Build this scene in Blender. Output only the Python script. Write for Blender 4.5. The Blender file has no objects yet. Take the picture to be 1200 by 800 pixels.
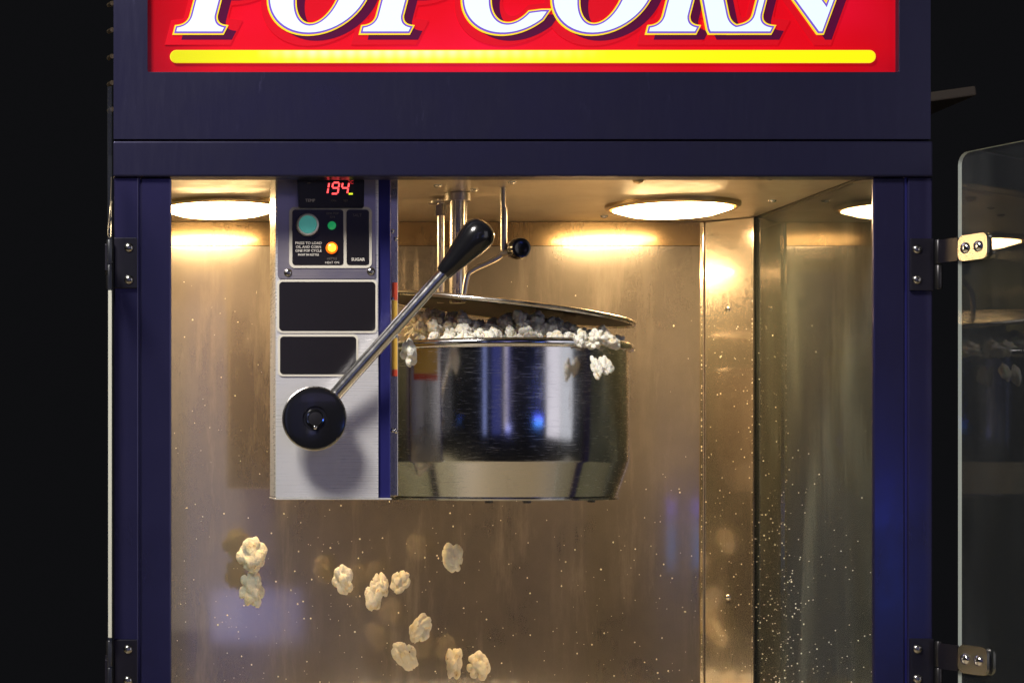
import bpy, bmesh, math, random
from mathutils import Vector, Matrix, noise
from mathutils.geometry import tessellate_polygon

random.seed(7)
SC = bpy.context.scene
COL = SC.collection
PI = math.pi
# ---------------------------------------------------------------- camera, world, lights, exposure
K = 0.00075            # metres per photo pixel on the front plane (y = 0)
D0 = 1.725             # camera distance to the front plane
VX, VY = 130.0, 540.0  # where the straight-ahead direction falls in the photograph
XC, ZC = (VX-612)*K, 1.45
cam = bpy.data.cameras.new('camera'); camo = bpy.data.objects.new('camera', cam); COL.objects.link(camo)
cam.sensor_width = 36; cam.lens = 36*2300/1200.0
cam.shift_x = (600-VX)/1200.0; cam.shift_y = (VY-400)/1200.0
cam.clip_start = 0.02; cam.clip_end = 60
camo.location = (XC, -D0, ZC); camo.rotation_euler = (PI/2, 0, 0)
SC.camera = camo

w = bpy.data.worlds.new('World'); SC.world = w; w.use_nodes = True
w.node_tree.nodes['Background'].inputs[0].default_value = (0.0046, 0.0047, 0.0054, 1)
w.node_tree.nodes['Background'].inputs[1].default_value = 1.0

def area(name, loc, target, size, power, col, size_y=None):
    l = bpy.data.lights.new(name, 'AREA'); l.energy = power; l.color = col
    l.shape = 'RECTANGLE'; l.size = size; l.size_y = size_y or size
    o = bpy.data.objects.new(name, l); COL.objects.link(o); o.location = loc
    o.rotation_euler = (Vector(target)-Vector(loc)).to_track_quat('-Z', 'Y').to_euler()
    return o
area('added_key', (-0.98, -1.15, ZC+1.50), (-0.18, 0.05, ZC), 0.46, 64, (1.0, 0.95, 0.90))  # added key light, stands in for the left ceiling lamp on the control box
area('added_side_fill', (1.75, -1.55, ZC+0.30), (0.05, 0.05, ZC+0.06), 1.05, 5.0, (0.96, 0.92, 1.0), 1.5)  # added area light for the kettle highlight and popcorn, no window there
area('room_blue_panel', (-1.35, -4.0, ZC+0.2), (0, 0, ZC), 0.22, 0.9, (0.40, 0.48, 1.0), 2.0)
area('room_blue_panel', (-0.62, -4.2, ZC+0.2), (0, 0, ZC), 0.62, 0.75, (0.20, 0.24, 1.0), 2.0)
area('room_blue_panel', (0.05, -4.2, ZC+0.2), (0, 0, ZC), 0.30, 0.6, (0.16, 0.20, 1.0), 2.0)
area('room_blue_screen', (XC+0.47, -3.75, ZC-0.50), (XC+0.47, 0, ZC-0.50), 0.29, 0.26, (0.38, 0.42, 1.0), 0.17)
area('room_blue_sign', (1.385, -2.6, ZC-0.225), (0.34, 0, ZC-0.09), 0.40, 0.5, (0.06, 0.30, 1.0), 0.12)
area('room_violet_sign', (1.385, -2.6, ZC-0.125), (0.34, 0, ZC-0.05), 0.40, 0.4, (0.10, 0.10, 1.0), 0.04)
area('added_header_sheen', (0.30, -3.0, ZC+0.86), (-0.12, 0, ZC+0.31), 1.3, 0.8, (0.55, 0.48, 1.0), 0.30)  # added light, gives the header a faint violet sheen
area('added_face_strip', (-0.04, -4.0, ZC-0.02), (-0.04, 0, ZC-0.02), 0.24, 0.42, (1.0, 0.88, 0.72), 1.1)  # added strip light, brightens the left part of the control face

SC.view_settings.view_transform = 'Standard'; SC.view_settings.look = 'None'
SC.view_settings.exposure = 0.0; SC.view_settings.gamma = 1.0
SC.view_settings.use_curve_mapping = False
SC.cycles.use_denoising = True
SC.cycles.max_bounces = 10; SC.cycles.glossy_bounces = 8; SC.cycles.transparent_max_bounces = 12
SC.cycles.sample_clamp_indirect = 6.0

# ---------------------------------------------------------------- photo pixel helpers
def S(y): return K*(1+y/D0)
def PX(u, y): return XC+(u-VX)*S(y)
def PZ(v, y): return ZC+(VY-v)*S(y)
def P(u, v, y): return Vector((PX(u, y), y, PZ(v, y)))

# ---------------------------------------------------------------- materials
def newmat(name):
    m = bpy.data.materials.new(name); m.use_nodes = True
    nt = m.node_tree; b = nt.nodes['Principled BSDF']
    return m, nt, b
def plain(name, col, rough=0.5, metal=0.0, emit=None, es=0.0, coat=0.0, spec=0.5):
    m, nt, b = newmat(name)
    b.inputs['Base Color'].default_value = (*col, 1); b.inputs['Roughness'].default_value = rough
    b.inputs['Metallic'].default_value = metal; b.inputs['Coat Weight'].default_value = coat
    b.inputs['Specular IOR Level'].default_value = spec
    if emit: b.inputs['Emission Color'].default_value = (*emit, 1); b.inputs['Emission Strength'].default_value = es
    return m
def N(nt, t, **kw):
    n = nt.nodes.new(t)
    for k, v in kw.items():
        if k in n.inputs: n.inputs[k].default_value = v
        else: setattr(n, k, v)
    return n
def coords(nt, scale, kind='Object'):
    tc = N(nt, 'ShaderNodeTexCoord'); mp = N(nt, 'ShaderNodeMapping')
    mp.inputs['Scale'].default_value = scale
    nt.links.new(tc.outputs[kind], mp.inputs['Vector']); return mp.outputs[0]
def ntex(nt, scale_vec, sc=1.0, detail=4.0, rough=0.6):
    n = N(nt, 'ShaderNodeTexNoise', Scale=sc, Detail=detail, Roughness=rough)
    nt.links.new(coords(nt, scale_vec), n.inputs['Vector']); return n.outputs['Fac']
def rng(nt, fac, a, b, c, d):
    m = N(nt, 'ShaderNodeMapRange'); m.inputs[1].default_value = a; m.inputs[2].default_value = b
    m.inputs[3].default_value = c; m.inputs[4].default_value = d
    nt.links.new(fac, m.inputs[0]); return m.outputs[0]
def math_(nt, op, a, b):
    m = N(nt, 'ShaderNodeMath', operation=op)
    for i, x in enumerate((a, b)):
        if isinstance(x, (int, float)): m.inputs[i].default_value = x
        else: nt.links.new(x, m.inputs[i])
    return m.outputs[0]
def mixcol(nt, fac, c0, c1):
    m = N(nt, 'ShaderNodeMix', data_type='RGBA')
    m.inputs[6].default_value = (*c0, 1); m.inputs[7].default_value = (*c1, 1)
    nt.links.new(fac, m.inputs[0]); return m.outputs[2]
def bump(nt, b, h, strength, dist=0.001):
    n = N(nt, 'ShaderNodeBump'); n.inputs['Strength'].default_value = strength; n.inputs['Distance'].default_value = dist
    nt.links.new(h, n.inputs['Height']); nt.links.new(n.outputs[0], b.inputs['Normal'])

def steel(name, col=(0.58, 0.56, 0.54), rough=0.28, streak=(40, 40, 2500), spread=0.10, grime=0.25, bstr=0.05, metal=1.0, aniso=0.0):
    """brushed sheet steel: fine streaks, smudges that dull it here and there"""
    m, nt, b = newmat(name)
    b.inputs['Metallic'].default_value = 1.0
    f = ntex(nt, streak, 1.0, 3.0); g = ntex(nt, (14, 14, 14), 1.0, 5.0)
    r = math_(nt, 'ADD', rng(nt, f, 0.3, 0.7, rough-spread, rough+spread), rng(nt, g, 0.4, 0.75, 0.0, 0.16*grime/0.25))
    nt.links.new(r, b.inputs['Roughness'])
    c = mixcol(nt, rng(nt, g, 0.4, 0.8, 0, grime*1.6), col, tuple(x*y for x, y in zip(col, (0.62, 0.55, 0.46))))
    nt.links.new(c, b.inputs['Base Color']); bump(nt, b, f, bstr, 0.0004)
    b.inputs['Metallic'].default_value = metal
    if aniso:
        b.inputs['Anisotropic'].default_value = aniso
        tg = N(nt, 'ShaderNodeTangent', direction_type='RADIAL', axis='Z'); nt.links.new(tg.outputs[0], b.inputs['Tangent'])
    return m
def pot_steel():
    """used kettle: polished, hairline scratches in several directions, brown baked-on oil runs"""
    m, nt, b = newmat('kettle_steel'); b.inputs['Metallic'].default_value = 1.0
    tc = N(nt, 'ShaderNodeTexCoord'); acc = None
    for rot, sc in (((0, 0.35, 0), (60, 60, 3000)), ((0, -0.5, 0), (50, 50, 2600)), ((0, 1.2, 0), (70, 70, 2800))):
        mp = N(nt, 'ShaderNodeMapping'); mp.inputs['Rotation'].default_value = rot; mp.inputs['Scale'].default_value = sc
        nt.links.new(tc.outputs['Object'], mp.inputs['Vector'])
        n = N(nt, 'ShaderNodeTexNoise', Scale=1.0, Detail=2.0); nt.links.new(mp.outputs[0], n.inputs['Vector'])
        k = rng(nt, n.outputs['Fac'], 0.63, 0.74, 0, 1); acc = k if acc is None else math_(nt, 'MAXIMUM', acc, k)
    g = ntex(nt, (12, 12, 9), 1.0, 6.0); run = ntex(nt, (55, 55, 7), 1.0, 5.0, 0.65)
    oil = math_(nt, 'MULTIPLY', rng(nt, run, 0.56, 0.70, 0, 1), rng(nt, g, 0.45, 0.62, 0, 1))
    nt.links.new(math_(nt, 'ADD', math_(nt, 'ADD', rng(nt, g, 0.3, 0.7, 0.10, 0.19), math_(nt, 'MULTIPLY', acc, 0.17)), math_(nt, 'MULTIPLY', oil, 0.15)), b.inputs['Roughness'])
    nt.links.new(mixcol(nt, math_(nt, 'MULTIPLY', oil, 0.75), (0.66, 0.65, 0.66), (0.30, 0.20, 0.10)), b.inputs['Base Color'])
    return m
def paint(name, col, rough=0.32, coat=0.35):
    m, nt, b = newmat(name)
    g = ntex(nt, (9, 9, 9), 1.0, 6.0); s = ntex(nt, (260, 260, 30), 1.0, 3.0)
    c = mixcol(nt, rng(nt, g, 0.35, 0.75, 0, 1), col, tuple(x*0.72 for x in col))
    sc = math_(nt, 'MULTIPLY', rng(nt, ntex(nt, (120, 120, 30), 1.0, 5.0, 0.75), 0.62, 0.74, 0, 1), rng(nt, ntex(nt, (11, 11, 7), 1.0, 3.0), 0.5, 0.65, 0.15, 1))
    mx = N(nt, 'ShaderNodeMix', data_type='RGBA'); nt.links.new(sc, mx.inputs[0]); nt.links.new(c, mx.inputs[6]); mx.inputs[7].default_value = (*[x*1.7+0.012 for x in col], 1)
    nt.links.new(mx.outputs[2], b.inputs['Base Color'])
    nt.links.new(math_(nt, 'ADD', rng(nt, g, 0.3, 0.7, rough-0.05, rough+0.10), rng(nt, s, 0.4, 0.8, 0, 0.05)), b.inputs['Roughness'])
    b.inputs['Coat Weight'].default_value = coat; b.inputs['Coat Roughness'].default_value = 0.2
    b.inputs['Metallic'].default_value = 0.6
    bump(nt, b, ntex(nt, (180, 180, 180), 1.0, 2.0), 0.05, 0.0003)
    return m
def dirty_mirror(name, metal_col, dust_col, rough, sharp, dust, sharp_col=None):
    """polished sheet seen through a film of grease and salt dust"""
    m, nt, b = newmat(name)
    f = ntex(nt, (2600, 2600, 60), 1.0, 2.0); g = ntex(nt, (6, 6, 5), 1.0, 6.0); st = ntex(nt, (34, 34, 5), 1.0, 6.0, 0.7); fine = ntex(nt, (900, 900, 900), 1.0, 3.0, 0.8)
    b.inputs['Metallic'].default_value = 1.0; b.inputs['Base Color'].default_value = (*metal_col, 1)
    nt.links.new(rng(nt, f, 0.3, 0.7, rough-0.04, rough+0.05), b.inputs['Roughness'])
    gl = N(nt, 'ShaderNodeBsdfGlossy'); gl.inputs['Color'].default_value = (*(sharp_col or [min(1, c*1.35) for c in metal_col]), 1)
    nt.links.new(rng(nt, g, 0.3, 0.7, 0.03, 0.075), gl.inputs['Roughness'])
    df = N(nt, 'ShaderNodeBsdfDiffuse'); df.inputs['Color'].default_value = (*dust_col, 1)
    m1 = N(nt, 'ShaderNodeMixShader'); m1.inputs[0].default_value = sharp
    nt.links.new(b.outputs[0], m1.inputs[1]); nt.links.new(gl.outputs[0], m1.inputs[2])
    m2 = N(nt, 'ShaderNodeMixShader')
    d = math_(nt, 'ADD', rng(nt, g, 0.3, 0.75, dust*0.6, dust*1.25), rng(nt, st, 0.52, 0.8, 0.0, dust*0.35))
    s2 = ntex(nt, (16, 16, 2.2), 1.0, 7.0, 0.75)
    d = math_(nt, 'ADD', d, rng(nt, s2, 0.54, 0.72, 0.0, dust*0.8))
    d = math_(nt, 'MULTIPLY', d, rng(nt, fine, 0.25, 0.75, 0.9, 1.1))
    nt.links.new(d, m2.inputs[0]); nt.links.new(m1.outputs[0], m2.inputs[1]); nt.links.new(df.outputs[0], m2.inputs[2])
    nt.links.new(m2.outputs[0], nt.nodes['Material Output'].inputs['Surface'])
    return m
def glass(name, tint=(0.93, 0.97, 0.95), dust_col=(0.35, 0.38, 0.34), dust=0.03, smear=0.12, gain=1.6):
    """thin pane: see-through, Fresnel reflection of both faces, wiped greasy streaks"""
    m, nt, b = newmat(name)
    tr = N(nt, 'ShaderNodeBsdfTransparent'); tr.inputs['Color'].default_value = (*tint, 1)
    gl = N(nt, 'ShaderNodeBsdfGlossy'); gl.inputs['Roughness'].default_value = 0.015
    fr = N(nt, 'ShaderNodeFresnel'); fr.inputs['IOR'].default_value = 1.5
    m1 = N(nt, 'ShaderNodeMixShader')
    ge = N(nt, 'ShaderNodeNewGeometry')
    front = math_(nt, 'SUBTRACT', 1.0, ge.outputs['Backfacing'])
    nt.links.new(math_(nt, 'MULTIPLY', front, math_(nt, 'MINIMUM', math_(nt, 'MULTIPLY', fr.outputs[0], gain), 1.0)), m1.inputs[0])
    nt.links.new(tr.outputs[0], m1.inputs[1]); nt.links.new(gl.outputs[0], m1.inputs[2])
    df = N(nt, 'ShaderNodeBsdfDiffuse'); df.inputs['Color'].default_value = (*dust_col, 1)
    a = ntex(nt, (11, 30, 3.0), 1.0, 6.0, 0.65); c = ntex(nt, (5, 9, 4), 1.3, 5.0)
    k = math_(nt, 'MULTIPLY', rng(nt, a, 0.46, 0.72, 0, 1), rng(nt, c, 0.38, 0.62, 0, 1))
    d = math_(nt, 'ADD', math_(nt, 'MULTIPLY', k, smear), dust)
    m2 = N(nt, 'ShaderNodeMixShader'); nt.links.new(d, m2.inputs[0])
    nt.links.new(m1.outputs[0], m2.inputs[1]); nt.links.new(df.outputs[0], m2.inputs[2])
    nt.links.new(m2.outputs[0], nt.nodes['Material Output'].inputs['Surface'])
    return m
def backlit(name, col, strength, pattern=None):
    """translucent sign face lit by lamps behind it"""
    m, nt, b = newmat(name)
    b.inputs['Base Color'].default_value = (*[c*0.35 for c in col], 1); b.inputs['Roughness'].default_value = 0.18
    b.inputs['Emission Color'].default_value = (*col, 1)
    if pattern == 'panel':
        g = ntex(nt, (5, 1, 6), 1.0, 2.0)
        tc = N(nt, 'ShaderNodeTexCoord'); sx = N(nt, 'ShaderNodeSeparateXYZ')
        nt.links.new(tc.outputs['Generated'], sx.inputs[0])
        e0 = rng(nt, sx.outputs[0], 0.0, 0.10, 0.14, 1.0); e1 = rng(nt, sx.outputs[0], 0.86, 1.0, 1.0, 0.62)
        z = rng(nt, sx.outputs[2], 0.0, 0.16, 0.72, 1.0)
        s = math_(nt, 'MULTIPLY', math_(nt, 'MULTIPLY', e0, e1), math_(nt, 'MULTIPLY', z, rng(nt, g, 0.3, 0.7, 0.78, 1.2)))
        nt.links.new(math_(nt, 'MULTIPLY', s, strength), b.inputs['Emission Strength'])
        c = mixcol(nt, rng(nt, g, 0.55, 0.75, 0, 0.5), col, (0.95, 0.01, 0.10)); nt.links.new(c, b.inputs['Emission Color'])
    elif pattern == 'bar':
        tc = N(nt, 'ShaderNodeTexCoord'); sx = N(nt, 'ShaderNodeSeparateXYZ')
        nt.links.new(tc.outputs['Generated'], sx.inputs[0])
        wv = N(nt, 'ShaderNodeTexWave', Scale=1.0); wv.inputs['Distortion'].default_value = 0
        nt.links.new(coords(nt, (28, 0, 0)), wv.inputs['Vector'])
        e0 = rng(nt, sx.outputs[0], 0.12, 0.20, 0.0, 1.0); e1 = rng(nt, sx.outputs[0], 0.35, 0.62, 1.0, 0.0)
        zz = rng(nt, sx.outputs[2], 0.25, 0.85, 0.15, 1.0)
        hot = math_(nt, 'MULTIPLY', math_(nt, 'MULTIPLY', e0, e1), math_(nt, 'MULTIPLY', zz, rng(nt, wv.outputs['Fac'], 0, 1, 0.55, 1.0)))
        c = mixcol(nt, hot, col, (1.0, 0.93, 0.62)); nt.links.new(c, b.inputs['Emission Color'])
        nt.links.new(math_(nt, 'MULTIPLY', rng(nt, sx.outputs[0], 0.0, 0.16, 0.62, 1.0), strength), b.inputs['Emission Strength'])
    else:
        b.inputs['Emission Strength'].default_value = strength
    return m

M = {}
M['navy'] = paint('navy_paint', (0.026, 0.025, 0.062), 0.30, 0.12)
M['navy_post'] = paint('navy_post_paint', (0.036, 0.033, 0.095), 0.18, 0.15)
M['blue_trim'] = paint('blue_trim_paint', (0.034, 0.034, 0.20), 0.35, 0.2)
M['ceiling'] = steel('ceiling_steel', (0.76, 0.69, 0.58), 0.34, (6, 1500, 6), 0.08, 0.3)
M['back'] = dirty_mirror('back_panel_steel', (0.26, 0.24, 0.22), (0.32, 0.285, 0.255), 0.21, 0.30, 0.32, (0.50, 0.46, 0.42))
M['rail'] = dirty_mirror('back_rail_steel', (0.30, 0.22, 0.13), (0.34, 0.24, 0.14), 0.20, 0.15, 0.25)
M['corner'] = dirty_mirror('corner_post_steel', (0.74, 0.66, 0.58), (0.50, 0.42, 0.34), 0.15, 0.30, 0.12)
M['pane'] = glass('side_glass', (0.80, 0.84, 0.80), (0.26, 0.30, 0.27), 0.06, 0.24, 1.0)
M['door_glass'] = glass('door_glass', (0.93, 0.96, 0.95), (0.25, 0.26, 0.27), 0.018, 0.06, 1.4)
M['glass_edge'] = plain('glass_edge', (0.72, 0.76, 0.68), 0.35)
M['floor'] = steel('tray_steel', (0.66, 0.58, 0.44), 0.38, (6, 1200, 6), 0.06, 0.3)
M['face'] = steel('control_face_steel', (0.80, 0.79, 0.78), 0.27, (8, 8, 2200), 0.04, 0.10, 0.04, 0.45)
M['panel_plate'] = steel('control_plate_steel', (0.50, 0.46, 0.50), 0.36, (8, 8, 2000), 0.05, 0.2)
M['pot'] = pot_steel()
M['lid_under'] = plain('shaded_lid_underside', (0.020, 0.014, 0.010), 0.6, 0.0, spec=0.25)  # near-black colour imitates the shade under the lid
M['lid'] = steel('lid_steel', (0.60, 0.55, 0.50), 0.22, (30, 30, 300), 0.07, 0.3)
M['chrome'] = plain('chrome', (0.72, 0.71, 0.70), 0.12, 1.0)
M['satin'] = steel('satin_rod_steel', (0.78, 0.77, 0.78), 0.20, (200, 200, 200), 0.03, 0.1, 0.0, 1.0)
M['ring'] = plain('button_ring_metal', (0.80, 0.79, 0.76), 0.38, 0.35)
M['dull_metal'] = steel('rod_steel', (0.56, 0.53, 0.50), 0.25, (600, 600, 30), 0.04, 0.2, 0.01)
M['dark_metal'] = plain('dark_metal', (0.05, 0.048, 0.05), 0.35, 0.8)
M['screw'] = plain('screw_steel', (0.42, 0.40, 0.38), 0.25, 1.0)
M['hinge'] = paint('hinge_paint', (0.022, 0.020, 0.030), 0.35, 0.2)
M['black_gloss'] = plain('black_gloss_plastic', (0.008, 0.008, 0.010), 0.20, 0.0, coat=0.3)
M['black'] = plain('black_plastic', (0.010, 0.009, 0.010), 0.34)
M['panel_black'] = plain('black_label_plastic', (0.013, 0.011, 0.012), 0.22)
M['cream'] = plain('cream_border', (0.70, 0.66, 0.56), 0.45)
M['teal'] = plain('teal_button', (0.10, 0.42, 0.38), 0.3, emit=(0.12, 0.55, 0.48), es=0.25)
M['green'] = plain('green_pilot', (0.02, 0.25, 0.09), 0.25, emit=(0.02, 0.45, 0.14), es=0.45)
M['orange_rim'] = plain('orange_pilot', (0.6, 0.12, 0.01), 0.25, emit=(1.0, 0.16, 0.005), es=1.3)
M['orange_core'] = plain('orange_pilot_core', (0.8, 0.5, 0.05), 0.25, emit=(1.0, 0.62, 0.03), es=2.2)
M['red_led'] = plain('red_led', (0.3, 0.01, 0.01), 0.3, emit=(1.0, 0.07, 0.07), es=2.6)
M['red_led_dim'] = plain('red_led_dim', (0.3, 0.01, 0.01), 0.3, emit=(1.0, 0.04, 0.05), es=0.5)
M['lime_led'] = plain('lime_led', (0.3, 0.4, 0.01), 0.3, emit=(0.75, 0.85, 0.03), es=1.2)
M['print'] = plain('white_print', (0.75, 0.70, 0.62), 0.5)
M['grey_print'] = plain('grey_print', (0.16, 0.14, 0.12), 0.5)
M['lamp'] = plain('lamp_lens', (0.9, 0.8, 0.6), 0.3, emit=(1.0, 0.66, 0.30), es=62.0)
M['lamp_edge'] = plain('lamp_lens_edge', (0.9, 0.7, 0.4), 0.3, emit=(1.0, 0.52, 0.13), es=2.2)
M['lamp_trim'] = plain('lamp_trim', (0.55, 0.42, 0.26), 0.3, 1.0)
M['sign_red'] = backlit('sign_red', (0.80, 0.003, 0.012), 0.66, 'panel')
M['sign_ridge'] = backlit('sign_red_ridge', (0.80, 0.006, 0.016), 0.56)
M['sign_white'] = backlit('sign_white', (0.74, 0.90, 1.0), 0.88)
M['sign_violet'] = backlit('sign_violet', (0.20, 0.09, 0.60), 0.75)
M['sign_gold'] = backlit('sign_gold', (1.0, 0.72, 0.03), 0.85)
M['sign_shadow'] = backlit('sign_maroon', (0.075, 0.004, 0.032), 0.9)
M['sign_bar'] = backlit('sign_yellow', (0.83, 0.80, 0.006), 0.92, 'bar')
M['board'] = plain('brown_board', (0.030, 0.022, 0.016), 0.7)
M['label_red'] = plain('label_red', (0.55, 0.06, 0.02), 0.5)
M['label_yellow'] = plain('label_yellow', (0.70, 0.42, 0.06), 0.5)

m, nt, b = newmat('popcorn')
pn = ntex(nt, (1.6, 1.6, 1.6), 1.0, 4.0)
oi = N(nt, 'ShaderNodeObjectInfo')
t = math_(nt, 'ADD', rng(nt, pn, 0.53, 0.75, 0, 0.7), math_(nt, 'MULTIPLY', oi.outputs['Random'], 0.14))
hull = rng(nt, ntex(nt, (2.6, 2.6, 2.6), 1.0, 3.0), 0.67, 0.72, 0, 0.85)
hm = N(nt, 'ShaderNodeMix', data_type='RGBA'); hm.inputs[7].default_value = (0.33, 0.14, 0.03, 1); nt.links.new(hull, hm.inputs[0])
nt.links.new(hm.outputs[2], b.inputs['Base Color'])
nt.links.new(mixcol(nt, t, (0.95, 0.92, 0.82), (0.85, 0.66, 0.30)), hm.inputs[6])
b.inputs['Roughness'].default_value = 0.75
b.inputs['Subsurface Weight'].default_value = 0.25; b.inputs['Subsurface Radius'].default_value = (0.004, 0.003, 0.0015)
bump(nt, b, ntex(nt, (9, 9, 9), 1.0, 4.0), 0.4, 0.05)
M['popcorn'] = m

# ---------------------------------------------------------------- object helpers
def tag(o, label=None, cat=None, group=None, kind=None):
    if label: o['label'] = label
    if cat: o['category'] = cat
    if group: o['group'] = group
    if kind: o['kind'] = kind
    return o
def wloc(o):
    v = Vector((0, 0, 0))
    while o: v = v+o.location; o = o.parent
    return v
def empty(name, loc, parent=None):
    o = bpy.data.objects.new(name, None); COL.objects.link(o); o.empty_display_size = 0.05
    o.location = Vector(loc)-(wloc(parent) if parent else Vector()); o.parent = parent
    return o
def finish(name, bm, mats, parent=None, smooth=None):
    """bmesh in world coordinates -> one mesh object with its origin at its middle"""
    if not isinstance(mats, (list, tuple)): mats = [mats]
    lo = Vector((min(v.co.x for v in bm.verts), min(v.co.y for v in bm.verts), min(v.co.z for v in bm.verts)))
    hi = Vector((max(v.co.x for v in bm.verts), max(v.co.y for v in bm.verts), max(v.co.z for v in bm.verts)))
    c = (lo+hi)/2
    bmesh.ops.translate(bm, verts=bm.verts, vec=-c)
    me = bpy.data.meshes.new(name); bm.to_mesh(me); bm.free()
    for mt in mats: me.materials.append(M[mt] if isinstance(mt, str) else mt)
    if smooth is not None:
        for p in me.polygons: p.use_smooth = True
        me.set_sharp_from_angle(angle=math.radians(smooth))
    o = bpy.data.objects.new(name, me); COL.objects.link(o)
    o.location = c-(wloc(parent) if parent else Vector()); o.parent = parent
    return o
def box_bm(x0, x1, y0, y1, z0, z1, bev=0.0, seg=2):
    bm = bmesh.new(); bmesh.ops.create_cube(bm, size=1)
    for v in bm.verts:
        v.co = Vector(((x0+x1)/2+v.co.x*(x1-x0), (y0+y1)/2+v.co.y*(y1-y0), (z0+z1)/2+v.co.z*(z1-z0)))
    if bev > 0:
        bmesh.ops.bevel(bm, geom=bm.edges[:], offset=bev, segments=seg, affect='EDGES', profile=0.5)
    return bm
def box(name, x0, x1, y0, y1, z0, z1, mat, parent, bev=0.001):
    return finish(name, box_bm(min(x0, x1), max(x0, x1), y0, y1, min(z0, z1), max(z0, z1), bev), mat, parent, 18)
def pbox(name, u0, u1, v0, v1, y0, y1, mat, parent, bev=0.001):
    """box whose front face (at depth y0) covers photo pixels u0..u1, v0..v1"""
    return box(name, PX(u0, y0), PX(u1, y0), y0, y1, PZ(v1, y0), PZ(v0, y0), mat, parent, bev)
def frame_axes(d):
    d = d.normalized(); a = Vector((0, 0, 1)) if abs(d.z) < 0.9 else Vector((1, 0, 0))
    x = d.cross(a).normalized(); return x, d.cross(x).normalized(), d
def lathe_bm(origin, axis, prof, n=48, bm=None):
    """prof: list of (radius, distance along axis)"""
    bm = bm or bmesh.new(); x, y, d = frame_axes(Vector(axis)); o = Vector(origin); rings = []
    for r, h in prof:
        if r < 1e-6: rings.append([bm.verts.new(o+d*h)])
        else: rings.append([bm.verts.new(o+d*h+(x*math.cos(2*PI*i/n)+y*math.sin(2*PI*i/n))*r) for i in range(n)])
    for a, b2 in zip(rings, rings[1:]):
        if len(a) == 1 and len(b2) == 1: continue
        for i in range(n):
            j = (i+1) % n
            if len(a) == 1: bm.faces.new((a[0], b2[j], b2[i]))
            elif len(b2) == 1: bm.faces.new((a[i], a[j], b2[0]))
            else: bm.faces.new((a[i], a[j], b2[j], b2[i]))
    bmesh.ops.recalc_face_normals(bm, faces=bm.faces)
    return bm
def tube_bm(pts, r, n=12, bm=None):
    bm = bm or bmesh.new(); pts = [Vector(p) for p in pts]; rings = []
    rr = r if isinstance(r, (list, tuple)) else [r]*len(pts)
    px = None
    for i, p in enumerate(pts):
        d = (pts[min(i+1, len(pts)-1)]-pts[max(i-1, 0)]).normalized()
        if px is None: px = frame_axes(d)[0]
        px = (px-d*px.dot(d)).normalized(); py = d.cross(px)
        rings.append([bm.verts.new(p+(px*math.cos(2*PI*k/n)+py*math.sin(2*PI*k/n))*rr[i]) for k in range(n)])
    for a, b2 in zip(rings, rings[1:]):
        for k in range(n): bm.faces.new((a[k], a[(k+1) % n], b2[(k+1) % n], b2[k]))
    bm.faces.new(rings[0][::-1]); bm.faces.new(rings[-1])
    bmesh.ops.recalc_face_normals(bm, faces=bm.faces)
    return bm
def smooth_path(pts, n=6):
    pts = [Vector(p) for p in pts]; out = []
    for i in range(len(pts)-1):
        p0, p1, p2, p3 = pts[max(i-1, 0)], pts[i], pts[i+1], pts[min(i+2, len(pts)-1)]
        for k in range(n):
            t = k/n
            out.append(0.5*((2*p1)+(p2-p0)*t+(2*p0-5*p1+4*p2-p3)*t*t+(3*p1-p0-3*p2+p3)*t**3))
    out.append(pts[-1]); return out
def rrect(x0, x1, z0, z1, r, n=6):
    pts = []
    for cx, cz, a0 in ((x1-r, z1-r, 0), (x0+r, z1-r, 90), (x0+r, z0+r, 180), (x1-r, z0+r, 270)):
        for i in range(n+1):
            a = math.radians(a0+90*i/n); pts.append((cx+r*math.cos(a), cz+r*math.sin(a)))
    return pts
def plate_bm(loops, y0, y1, bm=None):
    """flat plate in the XZ plane (outline, then holes), front at y0, back at y1"""
    bm = bm or bmesh.new()
    vs3 = [[Vector((x, z, 0)) for x, z in lp] for lp in loops]
    flat = [p for lp in loops for p in lp]
    F = [bm.verts.new((x, y0, z)) for x, z in flat]; B = [bm.verts.new((x, y1, z)) for x, z in flat]
    for t3 in tessellate_polygon(vs3):
        try:
            bm.faces.new([F[i] for i in t3]); bm.faces.new([B[i] for i in reversed(t3)])
        except ValueError: pass
    s = 0
    for lp in loops:
        n = len(lp)
        for i in range(n):
            a, b2 = s+i, s+(i+1) % n; bm.faces.new((F[a], F[b2], B[b2], B[a]))
        s += n
    bmesh.ops.recalc_face_normals(bm, faces=bm.faces)
    return bm
def prr(name, u0, u1, v0, v1, r, y0, y1, mat, parent, hole=None):
    """rounded plate given in photo pixels at depth y0"""
    s = S(y0)
    lp = [rrect(PX(u0, y0), PX(u1, y0), PZ(v1, y0), PZ(v0, y0), r*s)]
    if hole:
        h0, h1, g0, g1, hr = hole
        lp.append(rrect(PX(h0, y0), PX(h1, y0), PZ(g1, y0), PZ(g0, y0), hr*s))
    return finish(name, plate_bm(lp, y0, y1), mat, parent, 35)
_ib = bmesh.new(); bmesh.ops.create_icosphere(_ib, subdivisions=1, radius=1)
ICO_V = [v.co.copy() for v in _ib.verts]; ICO_F = [[v.index for v in f.verts] for f in _ib.faces]; _ib.free()
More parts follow.
